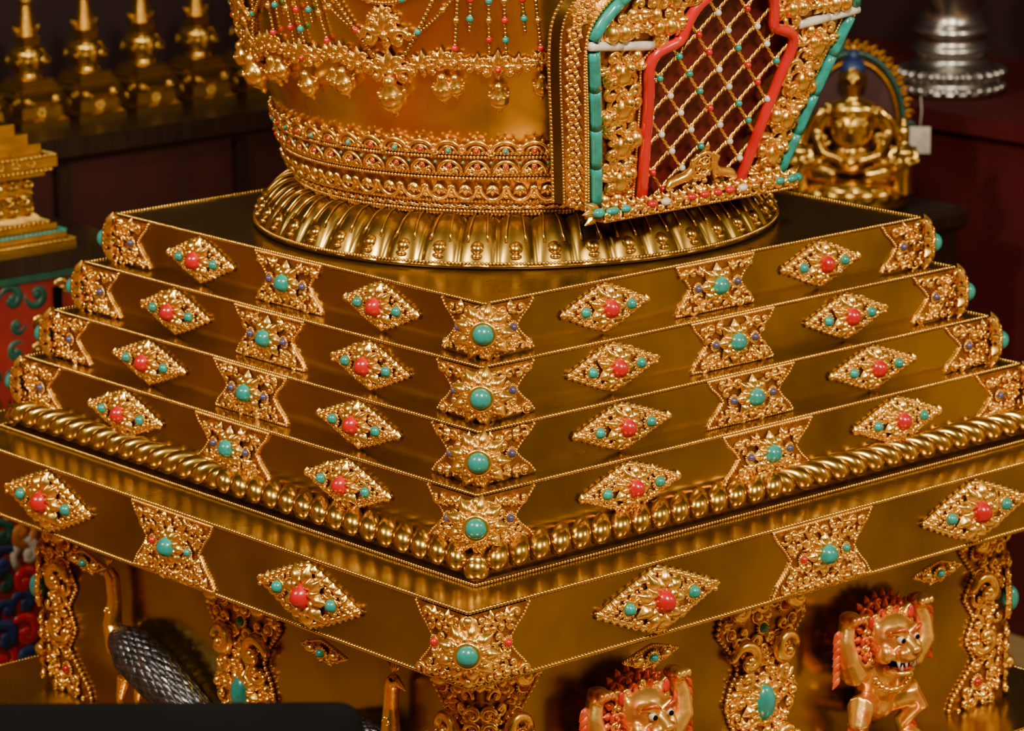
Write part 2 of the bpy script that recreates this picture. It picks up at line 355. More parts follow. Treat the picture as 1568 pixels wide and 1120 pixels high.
v.obj('vase_body',stupa)
# lotus ring
lr=MB(); N=44; seg=N*12; an=np.arange(seg)*2*pi/seg; tt=np.linspace(0,1,14)
cw_=np.abs(np.cos(an*N/2)); V=np.zeros((seg,14,3))
for j,t_ in enumerate(tt):
    r0=.368+.084*t_; z0=.070-.052*t_**1.5+.010*math.sin(pi*t_)
    bul=(.014*cw_**.6-.006)*math.sin(pi*min(1,.25+.72*t_)) ; edge=.008*cw_**.5*t_**3
    rr=r0+edge+bul*.45; V[:,j]=np.stack([rr*np.cos(an),rr*np.sin(an),np.full(seg,z0)+bul-(.012*t_**6)],-1)
grid(lr,V,'brass',True)
lathe(lr,[(.30,.001),(.457,.001),(.459,.004),(.457,.009),(.44,.012)],'brass_dark',128)
for k in range(N):
    a=2*pi*k/N; 
    for sg in(-1,1):
        pts=[]
        for t_ in np.linspace(.10,.80,8):
            r0=.368+.084*t_; z0=.070-.052*t_**1.5+.010*math.sin(pi*t_); aa=a+sg*(pi/N)*(.30+.30*t_)
            pts.append(((r0+.004)*math.cos(aa),(r0+.004)*math.sin(aa),z0+.0085*math.sin(pi*min(1,.25+.72*t_))))
        tube(lr,pts,np.linspace(.001,.0022,8),'gold_old',5)
    ball(lr,(.4425*math.cos(a),.4425*math.sin(a),.0335),(.013,.0120,.009),'gold_old',12,8,RZ(a)@RY(.7))
    ball(lr,(.4535*math.cos(a),.4535*math.sin(a),.0215),(.006,.010,.005),'gold_old',8,6,RZ(a))
cir=lambda r,z,n=180:[(r*math.cos(2*pi*i/n),r*math.sin(2*pi*i/n),z) for i in range(n)]
rope(lr,cir(.458,.011),.0032,.0062,'gold_old',True); rope(lr,cir(.378,.078),.0035,.0065,'gold',True)
lr.obj('lotus_ring',stupa)
# bands
bd=MB()
for z,off in ((.083,.006),(.102,.006),(.142,.007),(.149,.007),(.179,.007),(.186,.007)): rope(bd,cir(rz(z)+off,z,200),.0031,.0060,'gold',True)
lathe(bd,[(rz(z)+.004,z) for z in np.linspace(.08,.198,12)]+[(rz(.205)-.002,.20)],'gold_deep',128)
nb=56; step=360/nb; pw=2*pi*.41/nb
u1=MB(); a=np.linspace(0,pi,15)
tube(u1,np.stack([np.full(15,.004),pw*.47*np.cos(a),-.004+.019*np.sin(a)],-1),.0034,'gold',6)
tube(u1,np.stack([np.full(15,.005),pw*.28*np.cos(a),-.004+.011*np.sin(a)],-1),.0022,'gold',5)
for aa in (.5,1.05,pi/2,pi-1.05,pi-.5): ball(u1,(.004,pw*.58*math.cos(aa),-.003+.024*math.sin(aa)),.0033,'gold',7,5)
stA=MB(); stA.copy(u1); stone(stA,0,0,.0042,'turquoise',.005,1.2,1,False)
stB=MB(); stB.copy(u1); stone(stB,0,0,.0042,'coral',.005,1.2,1,False)
curl(stA,pw*.5,-.002,.007,0,1,.004); curl(stB,pw*.5,-.002,.007,0,-1,.004)
u2=MB(); 
tube(u2,np.stack([np.full(15,.005),pw*.42*np.cos(a),-.011+.022*np.sin(a)],-1),.0033,'gold',6)
for sg in(-1,1): curl(u2,sg*pw*.25,-.006,.0068,0,sg,.004); petal(u2,0,-.012,pi/2+sg*.7,.018,.005,.006,.004)
u2b=MB(); u2b.copy(u2); stone(u2b,0,.003,.0036,'coral',.007,1.2,1,False); stone(u2b,pw*.5,.008,.0022,'turquoise',.004,1.2,1,False)
u3=MB()
tube(u3,np.stack([np.full(15,.006),pw*.44*np.cos(a),.012-.026*np.sin(a)],-1),.0035,'gold',6)
for sg in(-1,0,1): petal(u3,0,.012,-pi/2+sg*.6,.020,.005,.007,.004)
curl(u3,pw*.5,-.006,.0065,0,1,.004); ball(u3,(.006,pw*.5,.010),.0045,'gold')
for k in range(nb):
    th=k*step+2; bd.copy(stA if k%2 else stB,DF(th,.193,.005)); bd.copy(u2b,DF(th,.164,.005))
    bd.copy(u3,DF(th+step/2,.122,.005))
    for f in (-.25,.25): bd.copy(u1,DF(th+f*step,.091,.003)@S(.7,.5,.35))
bd.obj('ornament_bands',stupa)
# garlands
gl=MB()
def dp(th,z,w=.006): return DF(th,z,w)[:3,3]
def strand(a,b,sag=0,big=4,r=.0034,cols=('turquoise','coral'),ph=0):
    n=30; t=np.linspace(0,1,n); P=[dp(a[0]+(b[0]-a[0])*x,a[1]+(b[1]-a[1])*x-sag*4*x*(1-x)) for x in t]
    C=rope(gl,P,r,r*1.9,'gold_old',False,7,5)
    if big:
        for i in range(big//2,len(C),big): 
            cc_=cols[(i//big+ph)%len(cols)]; ball(gl,C[i]*1.004,.0058,cc_,10,7)
def drop(th,z,s=1.):
    o=MB()
    prof=[(0,.034),(.006,.032),(.009,.026),(.008,.022),(.014,.016),(.0175,.008),(.017,0),(.013,-.007),(.006,-.013),(.004,-.016),(.0045,-.019),(0,-.023)]
    lathe(o,[(r*s,zz_*s) for r,zz_ in prof],'gold',16,T(.012*s,0,0))
    for k in range(10): 
        aa=2*pi*k/10; ball(o,(.012*s+.016*s*math.cos(aa),.016*s*math.sin(aa),.012*s),.003*s,'gold',6,4)
    gl.copy(o,DF(th,z,.002))
def crown(th,z,s=1.,g='coral'):
    o=MB(); 
    for k in range(5): petal(o,0,0,pi/2+(k-2)*.62,.034*s*(1-.12*abs(k-2)),.009*s,.009*s,.003)
    for sg in(-1,1):
        curl(o,sg*.020*s,-.004*s,.013*s,0 if sg>0 else pi,sg,.003); curl(o,sg*.013*s,.016*s,.009*s,0,sg,.004); curl(o,sg*.032*s,.002,.008*s,pi/2,sg,.003)
    petal(o,0,-.002,-pi/2,.02*s,.007*s,.008*s,.003)
    if g: stone(o,0,0,.005*s,g,.008,1.2)
    else: ball(o,(.009,0,0),.006*s,'gold')
    gl.copy(o,DF(th,z,.001))
GG=('coral','gold','turquoise','gold')
for i in range(7):
    c0=-44-44*i
    for j,(dth,bot) in enumerate(((-5.2,.395),(-1.6,.36),(1.6,.36),(5.2,.395))):
        strand((c0+dth*.7,.56),(c0+dth,bot),0,5,.0034,('coral','turquoise','gold'),j)
    crown(c0,.335,1.0); 
    for q in (-4,4): crown(c0+q,.338,.7,None)
    drop(c0,.285,1.0)
    for q in(-8.5,8.5): 
        crown(c0+q,.345,.75,None); drop(c0+q,.302,.85); strand((c0+q,.345),(c0+q*.8,.47),0,7,.0036,GG)
    if i==6: break
    f=c0-22
    crown(f,.388,1.35,None); crown(f,.415,.8,None)
    strand((c0-6,.56),(f,.325),.03,0,.0046); strand((f,.325),(c0-38,.56),.03,0,.0046)
    strand((c0-4,.50),(c0-40,.50),.125,9,.0034,GG); strand((c0-4,.54),(c0-40,.54),.10,10,.0032,GG)
    crown(f,.325,1.25,None); drop(f,.282,1.35)
    for q in(-7,7): crown(f+q,.335,.9,None); 
    for q in(-11,11): crown(f+q,.345,.8,None); drop(f+q,.298,1.05)
gl.obj('jewelled_garlands',stupa)
# ------------------------------------------------------------------ gate niche on +X side
gt=MB(); nrm=np.array([1,0,-.315]); nrm/=np.linalg.norm(nrm); upg=np.array([.315,0,1]); upg/=np.linalg.norm(upg)
def G(u,z,w=0): return np.array([.400+.315*z,u,z])+nrm*w
def GF(u,z,w=0): return FR(G(u,z,w),nrm,(0,1,0),upg)
def smooth_curve(pts,n,it=2):
    p=np.array(pts,float)
    for _ in range(it):
        q=[p[0]]
        for a_,b_ in zip(p[:-1],p[1:]): q+= [a_*.75+b_*.25,a_*.25+b_*.75]
        q.append(p[-1]); p=np.array(q)
    L=np.r_[0,np.cumsum(np.linalg.norm(np.diff(p,axis=0),axis=1))]; t=np.linspace(0,L[-1],n)
    return np.stack([np.interp(t,L,p[:,i]) for i in range(2)],-1)
redh=smooth_curve([(.110,.100),(.130,.20),(.150,.300),(.163,.335),(.158,.362),(.128,.372),(.102,.378),(.100,.405),(.085,.437),(.045,.458),(0,.470)],50)
outh=smooth_curve([(.222,.098),(.262,.24),(.306,.385),(.30,.43),(.262,.47),(.19,.52),(.09,.565),(0,.60)],50)
turh=smooth_curve([(.295,.397),(.286,.425),(.25,.462),(.18,.505),(.085,.55),(0,.582)],40,2)
def full(h): return np.vstack([h*np.array([-1,1]),h[::-1][1:]])
red=full(redh); out_=full(outh)
def point_in(poly,x,y):
    n=len(poly);c_=False;j=n-1
    for i in range(n):
        xi,yi=poly[i];xj,yj=poly[j]
        if (yi>y)!=(yj>y) and x<(xj-xi)*(y-yi)/(yj-yi)+xi: c_=not c_
        j=i
    return c_
inred=lambda u,z: point_in(red,u,z)
grid(gt,np.stack([[G(u,z) for u,z in red],[G(u,z) for u,z in out_]]),'gold_deep')
grid(gt,np.stack([[G(u,z) for u,z in red],[G(u,z,-.018) for u,z in red]]),'gold_deep')
flank=[]; side=[]
for u,z in out_:
    fu,fz=u*(1+.075),z+(.02*(z-.3)/.3 if z>.3 else 0)
    p=G(fu,fz,-.036); flank.append(p); q=p.copy(); q[0]-=.17; q[1]*=.55; q[2]=q[2] if z<.4 else .4+(q[2]-.4)*.6; side.append(q)
fr=[G(u,z) for u,z in out_]
grid(gt,np.stack([fr,flank]),'gold_deep'); grid(gt,np.stack([flank,side]),'brass_dark')
back=[p+np.array([-.022,np.sign(p[1])*.004,0]) for p in flank]
grid(gt,np.stack([flank,back]),'brass_dark'); rope(gt,back,.0038,.007,'gold_old',False)
rope(gt,flank,.003,.006,'gold_old',False)
rope(gt,fr,.0035,.0065,'gold',False)
fl=np.array(fr); fk=np.array(flank); L=np.r_[0,np.cumsum(np.linalg.norm(np.diff(fl,axis=0),axis=1))]
nfl=int(L[-1]/.024)
for i in range(nfl):
    t_=(i+.5)/nfl*L[-1]; mid=.5*fl+.5*fk; p=np.array([np.interp(t_,L,mid[:,k]) for k in range(3)]); q=np.array([np.interp(min(t_+.01,L[-1]),L,mid[:,k]) for k in range(3)])
    a_=np.array([np.interp(t_,L,fl[:,k]) for k in range(3)]); b_=np.array([np.interp(t_,L,fk[:,k]) for k in range(3)])
    e1=(b_-a_)/np.linalg.norm(b_-a_); e2=q-p; e2-=e1*(e2@e1); e2/=np.linalg.norm(e2)+1e-9; n_=np.cross(e1,e2)
    if n_@np.array([p[0]-.3,p[1],p[2]-.3])<0: n_=-n_
    o=MB(); rosette(o,0,0,.014,6,.001,h=.006); ball(o,(.006,0,0),.005,'gold')
    curl(o,.0,.013,.006,0,1,.001)
    gt.copy(o,FR(p,n_,e1,e2))
tube(gt,[G(u,z,.009) for u,z in red],.0096,'coral_frame',10)
rope(gt,[G(u*1.0+.014*np.sign(u),z+(.012 if z>.37 else 0),.004) for u,z in red],.0028,.0052,'gold')
def bars(P2,r,m_,seglen,w=.006):
    L_=np.r_[0,np.cumsum(np.linalg.norm(np.diff(P2,axis=0),axis=1))]; n=max(1,int(round(L_[-1]/seglen)))
    for i in range(n):
        t_=np.linspace(i/n*L_[-1]+.0003,(i+1)/n*L_[-1]-.0003,6)
        pts=[G(np.interp(x,L_,P2[:,0]),np.interp(x,L_,P2[:,1]),w) for x in t_]
        tube(gt,pts,[r*.96,r,r,r,r,r*.96],m_,10)
for sg in(-1,1):
    k=np.array([sg,1]); tl=np.array([(.209,.112),(.252,.26),(.289,.378)])*k
    bars(tl,.0102,'turquoise',.068); bars(turh*k,.0100,'turquoise',.075)
    bars(np.array([(.302,.389),(.165,.376)])*k,.0078,'pearl',.07,.008)
    for off in(-.0138,.0138): rope(gt,[G(u+sg*off,z,.003) for u,z in tl],.0025,.005,'gold')
rnd=random.Random(11)
def relief(u0,u1,z0,z1,s,cond):
    z=z0; row=0
    while z<z1:
        u=u0+(s/2 if row%2 else 0)
        while u<u1:
            if cond(u,z):
                kk=rnd.random(); an_=rnd.uniform(0,6.28); hd=rnd.choice((-1,1)); sz=s*.62*rnd.uniform(.85,1.2)
                for sg in(-1,1):
                    o=MB(); aa=an_ if sg>0 else pi-an_
                    if kk<.45: curl(o,0,0,sz,aa,hd*sg,.002,n=14,seg=7)
                    elif kk<.75:
                        for dd in(-.9,-.3,.3,.9): petal(o,-.5*sz*math.cos(aa),-.5*sz*math.sin(aa),aa+dd,sz*1.7,sz*.4,sz*.9,.002)
                        ball(o,(sz*.7,0,0),sz*.4,'gold')
                    else: ball(o,(sz*.5,0,0),(sz*.9,sz*.75,sz*.9),'gold',12,8); ringt(o,0,0,sz*.95,sz*.22,sz*.2,'gold',12,6)
                    gt.copy(o,GF(sg*u,z))
            u+=s
        z+=s*.85; row+=1
def uri(z): return float(np.interp(z,[.1,.30,.335],[.110,.150,.160]))
tq=lambda z: .181+.282*z
relief(.10,.30,.118,.366,.024,lambda u,z: uri(min(z,.345))+.022<u<tq(z)-.018)
relief(.0,.32,.385,.60,.025,lambda u,z: (not inred(u,z)) and (not inred(u-.014,z)) and (not inred(u,z-.016)) and point_in(out_,u,z) and min(np.hypot(turh[:,0]-u,turh[:,1]-z))>.018 and not(z<.40 and u>.165 and abs(z-(.376+(u-.165)*.1))<.014) and min(np.hypot(outh[:,0]-u,outh[:,1]-z))>.008)
for sg in(-1,1):
    for z in(.15,.21,.275,.335):
        o=MB(); ball(o,(.012,0,0),(.014,.017,.020),'gold',14,10); ball(o,(.022,.002,.016),(.011,.011,.011),'gold',12,8)
        for q in(-1,1): curl(o,q*.017,-.010,.012,0,q,.008,n=14,seg=7); petal(o,q*.005,.020,pi/2+q*.9,.022,.006,.008,.012); ball(o,(.032,q*.004+.002,.018),.0022,'brass_dark',6,4)
        gt.copy(o,GF(sg*((uri(z)+tq(z))/2+.002),z))
# lattice
lt=MB()
grid(lt,np.stack([[G(u*1.02,z,-.016) for u,z in redh],[G(-u*1.02,z,-.016) for u,z in redh]]),'niche_red')
du=.066; dz=.066
def inside(u,z): return z>.108 and inred(u,z)
for sgn in(-1,1):
    for k in range(-12,13):
        seg_=[]
        for t_ in list(np.linspace(.10,.475,120))+[9.]:
            u=sgn*(t_-.12)*(du/dz)+k*du
            if t_<9 and inside(u,t_): seg_.append((u,t_))
            else:
                if len(seg_)>3: 
                    for ph_ in(0,pi): 
                        tube(lt,[G(a_+.0019*math.cos(i*1.2+ph_),b_,.003+.0019*math.sin(i*1.2+ph_)) for i,(a_,b_) in enumerate(seg_)],.0021,'gold',5)
                seg_=[]
i_=0
for a_ in range(-8,9):
    for b_ in range(0,13):
        u=a_*du/2; z=.12+b_*dz/2
        if (a_+b_)%2==0 and inside(u,z):
            i_+=1; ball(lt,G(u,z,.009),.0058,('pearl','coral','turquoise','pearl')[i_*7%4],10,7)
            for q in range(4):
                aa=q*pi/2+pi/4; ball(lt,G(u+.007*math.cos(aa),z+.007*math.sin(aa),.006),.003,'gold',6,4)
lt.obj('gate_lattice',stupa)
wh=MB(); ringt(wh,0,0,.022,.004,0,n=24); ringt(wh,0,0,.014,.002,.001,n=20)
for k in range(8): aa=k*pi/4; tube(wh,[(0,0,0),(.0,.022*math.cos(aa),.022*math.sin(aa))],.0024,'gold',5); ball(wh,(0,.027*math.cos(aa),.027*math.sin(aa)),.0035,'gold')
ball(wh,(.002,0,0),.007,'gold'); ball(wh,(-.003,0,0),(.001,.020,.020),'gold_deep',16,8)
rosette(wh,0,-.03,.018,7,.0); petal(wh,0,.024,pi/2,.018,.006,.005,0)
gt.copy(wh,GF(0,.160,.022))
sill=MB()
box(sill,(.018,0,-.006),(.020,.225,.009),'gold_deep')
for sg in(-1,1):
    for u in np.arange(.004,.215,.019): 
        o=MB(); curl(o,0,0,.0105,random.random()*6,sg,.0); sill.copy(o,FR((.038,sg*u,-.004),(1,0,0),(0,1,0),(0,0,1)))
        for dd in(-.5,.5): petal(sill,sg*u,.002,pi/2+dd,.016,.005,.006,.034)
for i,u in enumerate(np.linspace(-.205,.205,15)):
    m_={0:'turquoise',14:'turquoise',1:'turquoise',4:'pearl',10:'pearl',13:'turquoise'}.get(i,'coral' if i in(6,7,8,9,3) else 'gold')
    ball(sill,(.044,u,.002),(.007,.010 if 0<i<14 else .014,.0065),m_,12,8)
for sg in(-1,1):
    for dd in (-.5,0,.5): petal(sill,sg*.212,-.002,(0 if sg>0 else pi)+dd,.038,.009,.008,.02)
    ball(sill,(.034,sg*.226,0),(.008,.012,.008),'turquoise',12,8)
rope(sill,[(.04,-.222,-.014),(.04,.222,-.014)],.003,.0058,'gold')
gt.copy(sill,FR(G(0,.102,0),(1,0,0),(0,1,0),(0,0,1)))
gt.obj('gate_niche',stupa)
def skin(name,verts,edges,rad,m_,parent,M,sub=1,root=0):
    me=bpy.data.meshes.new(name); me.from_pydata([tuple(p) for p in verts],edges,[]); me.materials.append(MATS[m_])
    o=link(name,me,parent,M); sk=o.modifiers.new('s','SKIN'); 
    for i,r in enumerate(rad): me.skin_vertices[0].data[i].radius=(r,r)
    me.skin_vertices[0].data[root].use_root=True; sk.use_smooth_shade=True; ss=o.modifiers.new('d','SUBSURF'); ss.levels=sub; ss.render_levels=sub
    return o
for sg in(-1,1):
    vs_=[(0,0,0),(0,.014,.002),(0,.020,.004),(0,.024,.016),(0,.024,.024),(0,.017,.025),(0,-.012,-.004),(.004,-.020,-.010),(.004,-.006,-.012),(.003,.020,-.008),(.003,.010,-.012),(0,.029,.031)]
    ed_=[(0,1),(1,2),(2,3),(3,4),(4,5),(0,6),(6,7),(7,8),(2,9),(9,10),(4,11)]
    skin('deer_%d'%(sg>0),[(a_,b_*-sg*1.0,c_) for a_,b_,c_ in vs_],ed_,[.0075,.007,.006,.0042,.0045,.0025,.0075,.003,.002,.003,.002,.0015],'gold',stupa,GF(sg*.055,.142,.024)@S(1.25,1.25,1.25))
# ------------------------------------------------------------------ lions
def blob(name,fn,m_,parent,M,vox=.004,sm=4):
    b=MB(); fn(b); o=b.obj(name,parent,M); o.data.materials.clear(); o.data.materials.append(MATS[m_])
    r=o.modifiers.new('r','REMESH'); r.mode='VOXEL'; r.voxel_size=vox; r.use_smooth_shade=True
    s_=o.modifiers.new('s','SMOOTH'); s_.factor=.5; s_.iterations=sm; return o
def lion_body(b):
    ball(b,(.030,0,-.045),(.036,.048,.055),'gold',16,12)
    ball(b,(.025,0,-.095),(.030,.042,.035),'gold',16,12)
    ball(b,(.060,0,.030),(.040,.048,.044),'gold',18,12)
    ball(b,(.094,0,.010),(.026,.031,.017),'gold',14,10)
    tube(b,[(.06,0,.04),(.10,0,.034),(.118,0,.022)],[.016,.012,.010],'gold',10)
    ball(b,(.082,0,-.024),(.026,.024,.008),'gold',14,10)
    for s in(-1,1):
        tube(b,[(.098,s*.006,.046),(.100,s*.020,.054),(.088,s*.036,.050)],[.007,.009,.005],'gold',8)
        ball(b,(.104,s*.015,.014),(.014,.014,.012),'gold',10,8)
        ball(b,(.080,s*.036,.012),(.018,.014,.018),'gold',10,8)
        tube(b,[(.050,s*.040,.060),(.052,s*.056,.078)],[.013,.006],'gold',8)
        tube(b,[(.030,s*.042,-.025),(.045,s*.074,-.022),(.052,s*.094,.008),(.046,s*.096,.040),(.040,s*.086,.068)],[.024,.024,.020,.016,.015],'gold',10)
        ball(b,(.045,s*.084,.076),(.022,.019,.014),'gold',10,8)
        for f in(-.011,0,.011): ball(b,(.064,s*.084+f,.078),(.008,.006,.009),'gold',8,6)
        tube(b,[(.028,s*.028,-.095),(.055,s*.066,-.085),(.060,s*.074,-.105),(.040,s*.052,-.140),(.044,s*.056,-.155)],[.026,.024,.020,.014,.013],'gold',10)
        ball(b,(.055,s*.060,-.158),(.024,.019,.010),'gold',10,8)
    ball(b,(.122,0,.022),(.007,.012,.008),'gold',10,8)
def lion_extra():
    e=MB()
    for s in(-1,1):
        ball(e,(.101,s*.018,.039),.0070,'pearl',12,8); ball(e,(.1065,s*.0175,.0380),.0046,'black',8,6)
        for x in(.010,.022): tube(e,[(.112-x*.5,s*x,.000),(.113-x*.5,s*x,-.013)],[.0036,.0008],'pearl',6)
        tube(e,[(.100,s*.013,-.018),(.102,s*.013,-.006)],[.0032,.0008],'pearl',6)
        ball(e,(.062,s*.049,.066),(.004,.007,.012),'coral_frame',8,6)
        tube(e,[(.108,s*.006,.051),(.110,s*.019,.059),(.097,s*.036,.055)],[.002,.004,.002],'red_paint',6)
    ball(e,(.088,0,-.015),(.020,.019,.004),'coral',10,8); ball(e,(.078,0,-.008),(.022,.025,.010),'black',12,8)
    ball(e,(.124,.005,.019),.0025,'black',6,4); ball(e,(.124,-.005,.019),.0025,'black',6,4)
    for ring_,(r0,w0,n_) in enumerate(((.053,.050,17),(.066,.034,20))):
        for k in range(n_):
            an_=-.75+(pi+1.5)*k/(n_-1); u=r0*math.cos(an_)*1.05; v_=.028+r0*math.sin(an_)*.9
            o=MB(); s_=.0115
            curl(o,0,0,s_,an_+pi,1 if u>0 else -1,0,'red_paint' if ring_ or k%2 else 'gold',12,6)
            petal(o,0,0,an_,.022,.007,.006,-.004,'red_paint'); e.copy(o,FR((w0,u,v_),(1,0,0),(0,1,0),(0,0,1)))
    for s in(-1,1):
        for z in np.linspace(-.02,.060,7): petal(e,s*.108,z,(-.9 if s>0 else pi+.9),.026,.008,.006,.044,'red_paint')
        for z in np.linspace(-.14,-.09,4): petal(e,s*.072,z,(-1.0 if s>0 else pi+1.0),.026,.008,.006,.045,'red_paint')
    for k in range(11): 
        aa=-pi*.08-pi*.84*k/10; ball(e,(.066+.010*math.sin(-aa),.046*math.cos(aa),-.026+.034*math.sin(aa)),.0065,'gold',8,6)
    return e
# ------------------------------------------------------------------ peacocks
def pea_body(b):
    tube(b,[(.030,-.03,-.02),(.035,-.065,.0),(.032,-.088,.035),(.028,-.084,.080),(.028,-.088,.122),(.030,-.098,.132)],[.030,.025,.018,.013,.0135,.012],'gold',12)
    tube(b,[(.030,-.102,.130),(.030,-.126,.118)],[.008,.0018],'gold',8)
    ball(b,(.025,.0,-.035),(.030,.055,.032),'gold',16,12,)
    for s,x in((.0,-.02),(.02,-.045)):
        tube(b,[(.02+s,x,-.05),(.025+s,x-.008,-.09),(.025+s,x+.002,-.133)],[.014,.008,.007],'gold',8)
        for f in(-.3,.1,.5): tube(b,[(.025+s,x,-.134),(.030+s+f*.02,x-.022+f*.008,-.137)],[.005,.003],'gold',6)
def pea_extra():
    e=MB()
    path=np.array([(.032,-.072,.016),(.038,-.02,.008),(.036,.05,-.018),(.030,.12,-.050),(.022,.18,-.082),(.015,.23,-.106)]); rad_=np.array([.022,.040,.043,.037,.027,.010])
    tube(e,path,rad_*.97,'feather',14)
    nr_=28
    for ri in range(nr_):
        t_=.02+.95*ri/(nr_-1)
        p=np.array([np.interp(t_*5,range(6),path[:,k]) for k in range(3)]); q=np.array([np.interp(min(5,t_*5+.2),range(6),path[:,k]) for k in range(3)]); r_=np.interp(t_*5,range(6),rad_)
        tg=(q-p)/(np.linalg.norm(q-p)+1e-9); up_=np.cross(tg,(1,0,0)); up_/=np.linalg.norm(up_)
        for j in range(-5,6):
            aa=j*.32+(.16 if ri%2 else 0); n_=np.array([1,0,0])*math.cos(aa)+up_*math.sin(aa); sd_=np.cross(n_,tg)
            o=MB(); petal(o,0,0,0,.030 if ri<10 else .042,.0095,.006,0,'feather' if (ri*3+j*5)%4 else 'feather_edge')
            e.copy(o,FR(p+n_*r_,n_+.25*-tg,tg,-sd_))
    for k in range(5): a_=.9+k*.35; tube(e,[(.03,-.096,.140),(.03,-.096+.022*math.cos(a_),.140+.022*math.sin(a_))],.0015,'gold',5); ball(e,(.03,-.096+.024*math.cos(a_),.140+.024*math.sin(a_)),.003,'turquoise')
    ball(e,(.041,-.101,.134),.003,'black')
    for z in (.06,.045,.03): rosette(e,-.088+(.06-z)*.1,z,.010,6,.042)
    return e
le=lion_extra().mesh('lion_details'); pe=pea_extra().mesh('peacock_details')
for k in (0,2):
    for q in(-1,1):
        M=RZ(k*pi/2)@T(.608,-.318 if q<0 else .258,-.702)
        n_='snow_lion_%d%s'%(k,'ab'[q>0]); blob(n_+'_body',lion_body,'lion_gold',stupa,M,.003,4); link(n_+'_details',le,stupa,M)
for k in (-1,1):
    for q in(-1,1):
        M=RZ(k*pi/2)@T(.608,-.268 if q<0 else .335,-.732)@(S(1,1,1) if q<0 else S(1,-1,1))
        n_='peacock_%d%s'%(k+1,'ab'[q>0]); blob(n_+'_body',pea_body,'gold',stupa,M,.003,3); link(n_+'_feathers',pe,stupa,M)
# ------------------------------------------------------------------ supporting altar
FZ=-1.75
al=MB(); sqlathe(al,[(0,-1.08),(.93,-1.08),(.95,-1.09),(.95,-1.13),(.90,-1.15),(.90,-1.60),(.95,-1.62),(.95,FZ),(0,FZ)],'wood_dark'); al.obj('wooden_altar_base')
# ------------------------------------------------------------------ room
def wall(name,c,h,m_): b=MB(); box(b,c,h,m_); b.obj(name)
X0,X1,Y0,Y1,Z1=-3.65,6.4,-6.2,3.75,2.9
wall('floor',((X0+X1)/2,(Y0+Y1)/2,FZ-.05),((X1-X0)/2+.1,(Y1-Y0)/2+.1,.05),'floor_wood')
wall('added_carpet',(.9,-3.4,FZ+.008),(2.3,1.6,.008),'added_carpet_red')  # added out of view to redden what the left plates reflect
wall('ceiling',((X0+X1)/2,(Y0+Y1)/2,Z1+.05),((X1-X0)/2+.1,(Y1-Y0)/2+.1,.05),'ceil')
zc=(FZ+Z1)/2; zh=(Z1-FZ)/2
wall('wall_left',(X0-.05,(Y0+Y1)/2,zc),(.05,(Y1-Y0)/2,zh),'wall_red')
wall('wall_back',((X0+X1)/2,Y1+.05,zc),((X1-X0)/2,.05,zh),'wall_red')
wall('wall_right',(X1+.05,(Y0+Y1)/2,zc),(.05,(Y1-Y0)/2,zh),'ochre_wall')
wall('wall_front',((X0+X1)/2,Y0-.05,zc),((X1-X0)/2,.05,zh),'ochre_wall')
def reflector_curtain(name,p0,p1,nrm_,m_,zt=2.3):
    b=MB(); p0=np.array([*p0,0.]);p1=np.array([*p1,0.]); n=240; s=np.linspace(0,1,n); L_=np.linalg.norm(p1-p0); nn=np.array([*nrm_,0.])
    V=[]
    for x in s:
        base=p0+(p1-p0)*x; f=.035*math.sin(x*L_*38)+.012*math.sin(x*L_*91)
        V.append([base+nn*(.07+f*k)+np.array([0,0,z]) for z,k in((FZ+.02,1),(FZ+1.2,.9),(zt-.3,.7),(zt,.35))])
    grid(b,V,m_); tube(b,[p0+nn*.07+np.array([0,0,zt+.02]),p1+nn*.07+np.array([0,0,zt+.02])],.018,'wood_dark',8)
    b.obj(name)
reflector_curtain('reflector_curtain_yellow',(1.6,Y1),(6.2,Y1),(0,-1),'reflector_curtain_yellow'); reflector_curtain('reflector_curtain_orange',(X0,-5.9),(X0,-1.9),(1,0),'reflector_curtain_orange')  # both hung out of view as added reflectors for the brass faces
b=MB(); box(b,(-3.27,1.0,-.375),(.37,2.6,.025),'wood_dark'); box(b,(-3.30,1.0,-1.075),(.34,2.55,.675),'maroon')
for y in np.linspace(-1.3,3.3,9): box(b,(-2.95,y,-1.05),(.012,.02,.62),'wood_dark')
b.obj('offering_shelf')
def small_stupa():
    b=MB(); sqlathe(b,[(0,0),(.066,0),(.066,.016),(.056,.022),(.053,.05),(.049,.055),(.060,.066),(.062,.078),(.056,.084),(.056,.095),(.048,.095),(.048,.108),(.042,.108),(.042,.12),(0,.12)],'gold_old')
    lathe(b,[(.032,.118),(.036,.122),(.030,.128),(.034,.14),(.042,.16),(.046,.180),(.040,.196),(.020,.204),(.016,.206)],'gold_old',24)
    sqlathe(b,[(0,.204),(.021,.204),(.021,.222),(.024,.226),(0,.226)],'gold_old')
    lathe(b,sum([[(.009+.014*(1-k/10),.226+k*.0085),(.016+.014*(1-k/10),.2300+k*.0085),(.008+.014*(1-k/10),.2340+k*.0085)] for k in range(10)],[])+[(.020,.315),(.021,.320),(.004,.326),(.009,.335),(.008,.342),(.0,.352)],'gold_old',20)
    for k in range(4):
        for s_ in(-1,1): 
            o=MB(); curl(o,s_*.038,.066,.013,0,s_,.058,'gold_old'); curl(o,s_*.022,.165,.012,0,s_,.036,'gold_old'); petal(o,s_*.012,.222,pi/2-s_*.7,.040,.008,.005,.0,'gold_old'); b.copy(o,RZ(k*pi/2))
        o=MB(); rosette(o,0,.036,.014,6,.054,'gold_old'); petal(o,0,.140,pi/2,.05,.018,.006,.040,'gold_old'); b.copy(o,RZ(k*pi/2))
    return b.mesh('small_gold_stupa')
sm=small_stupa()
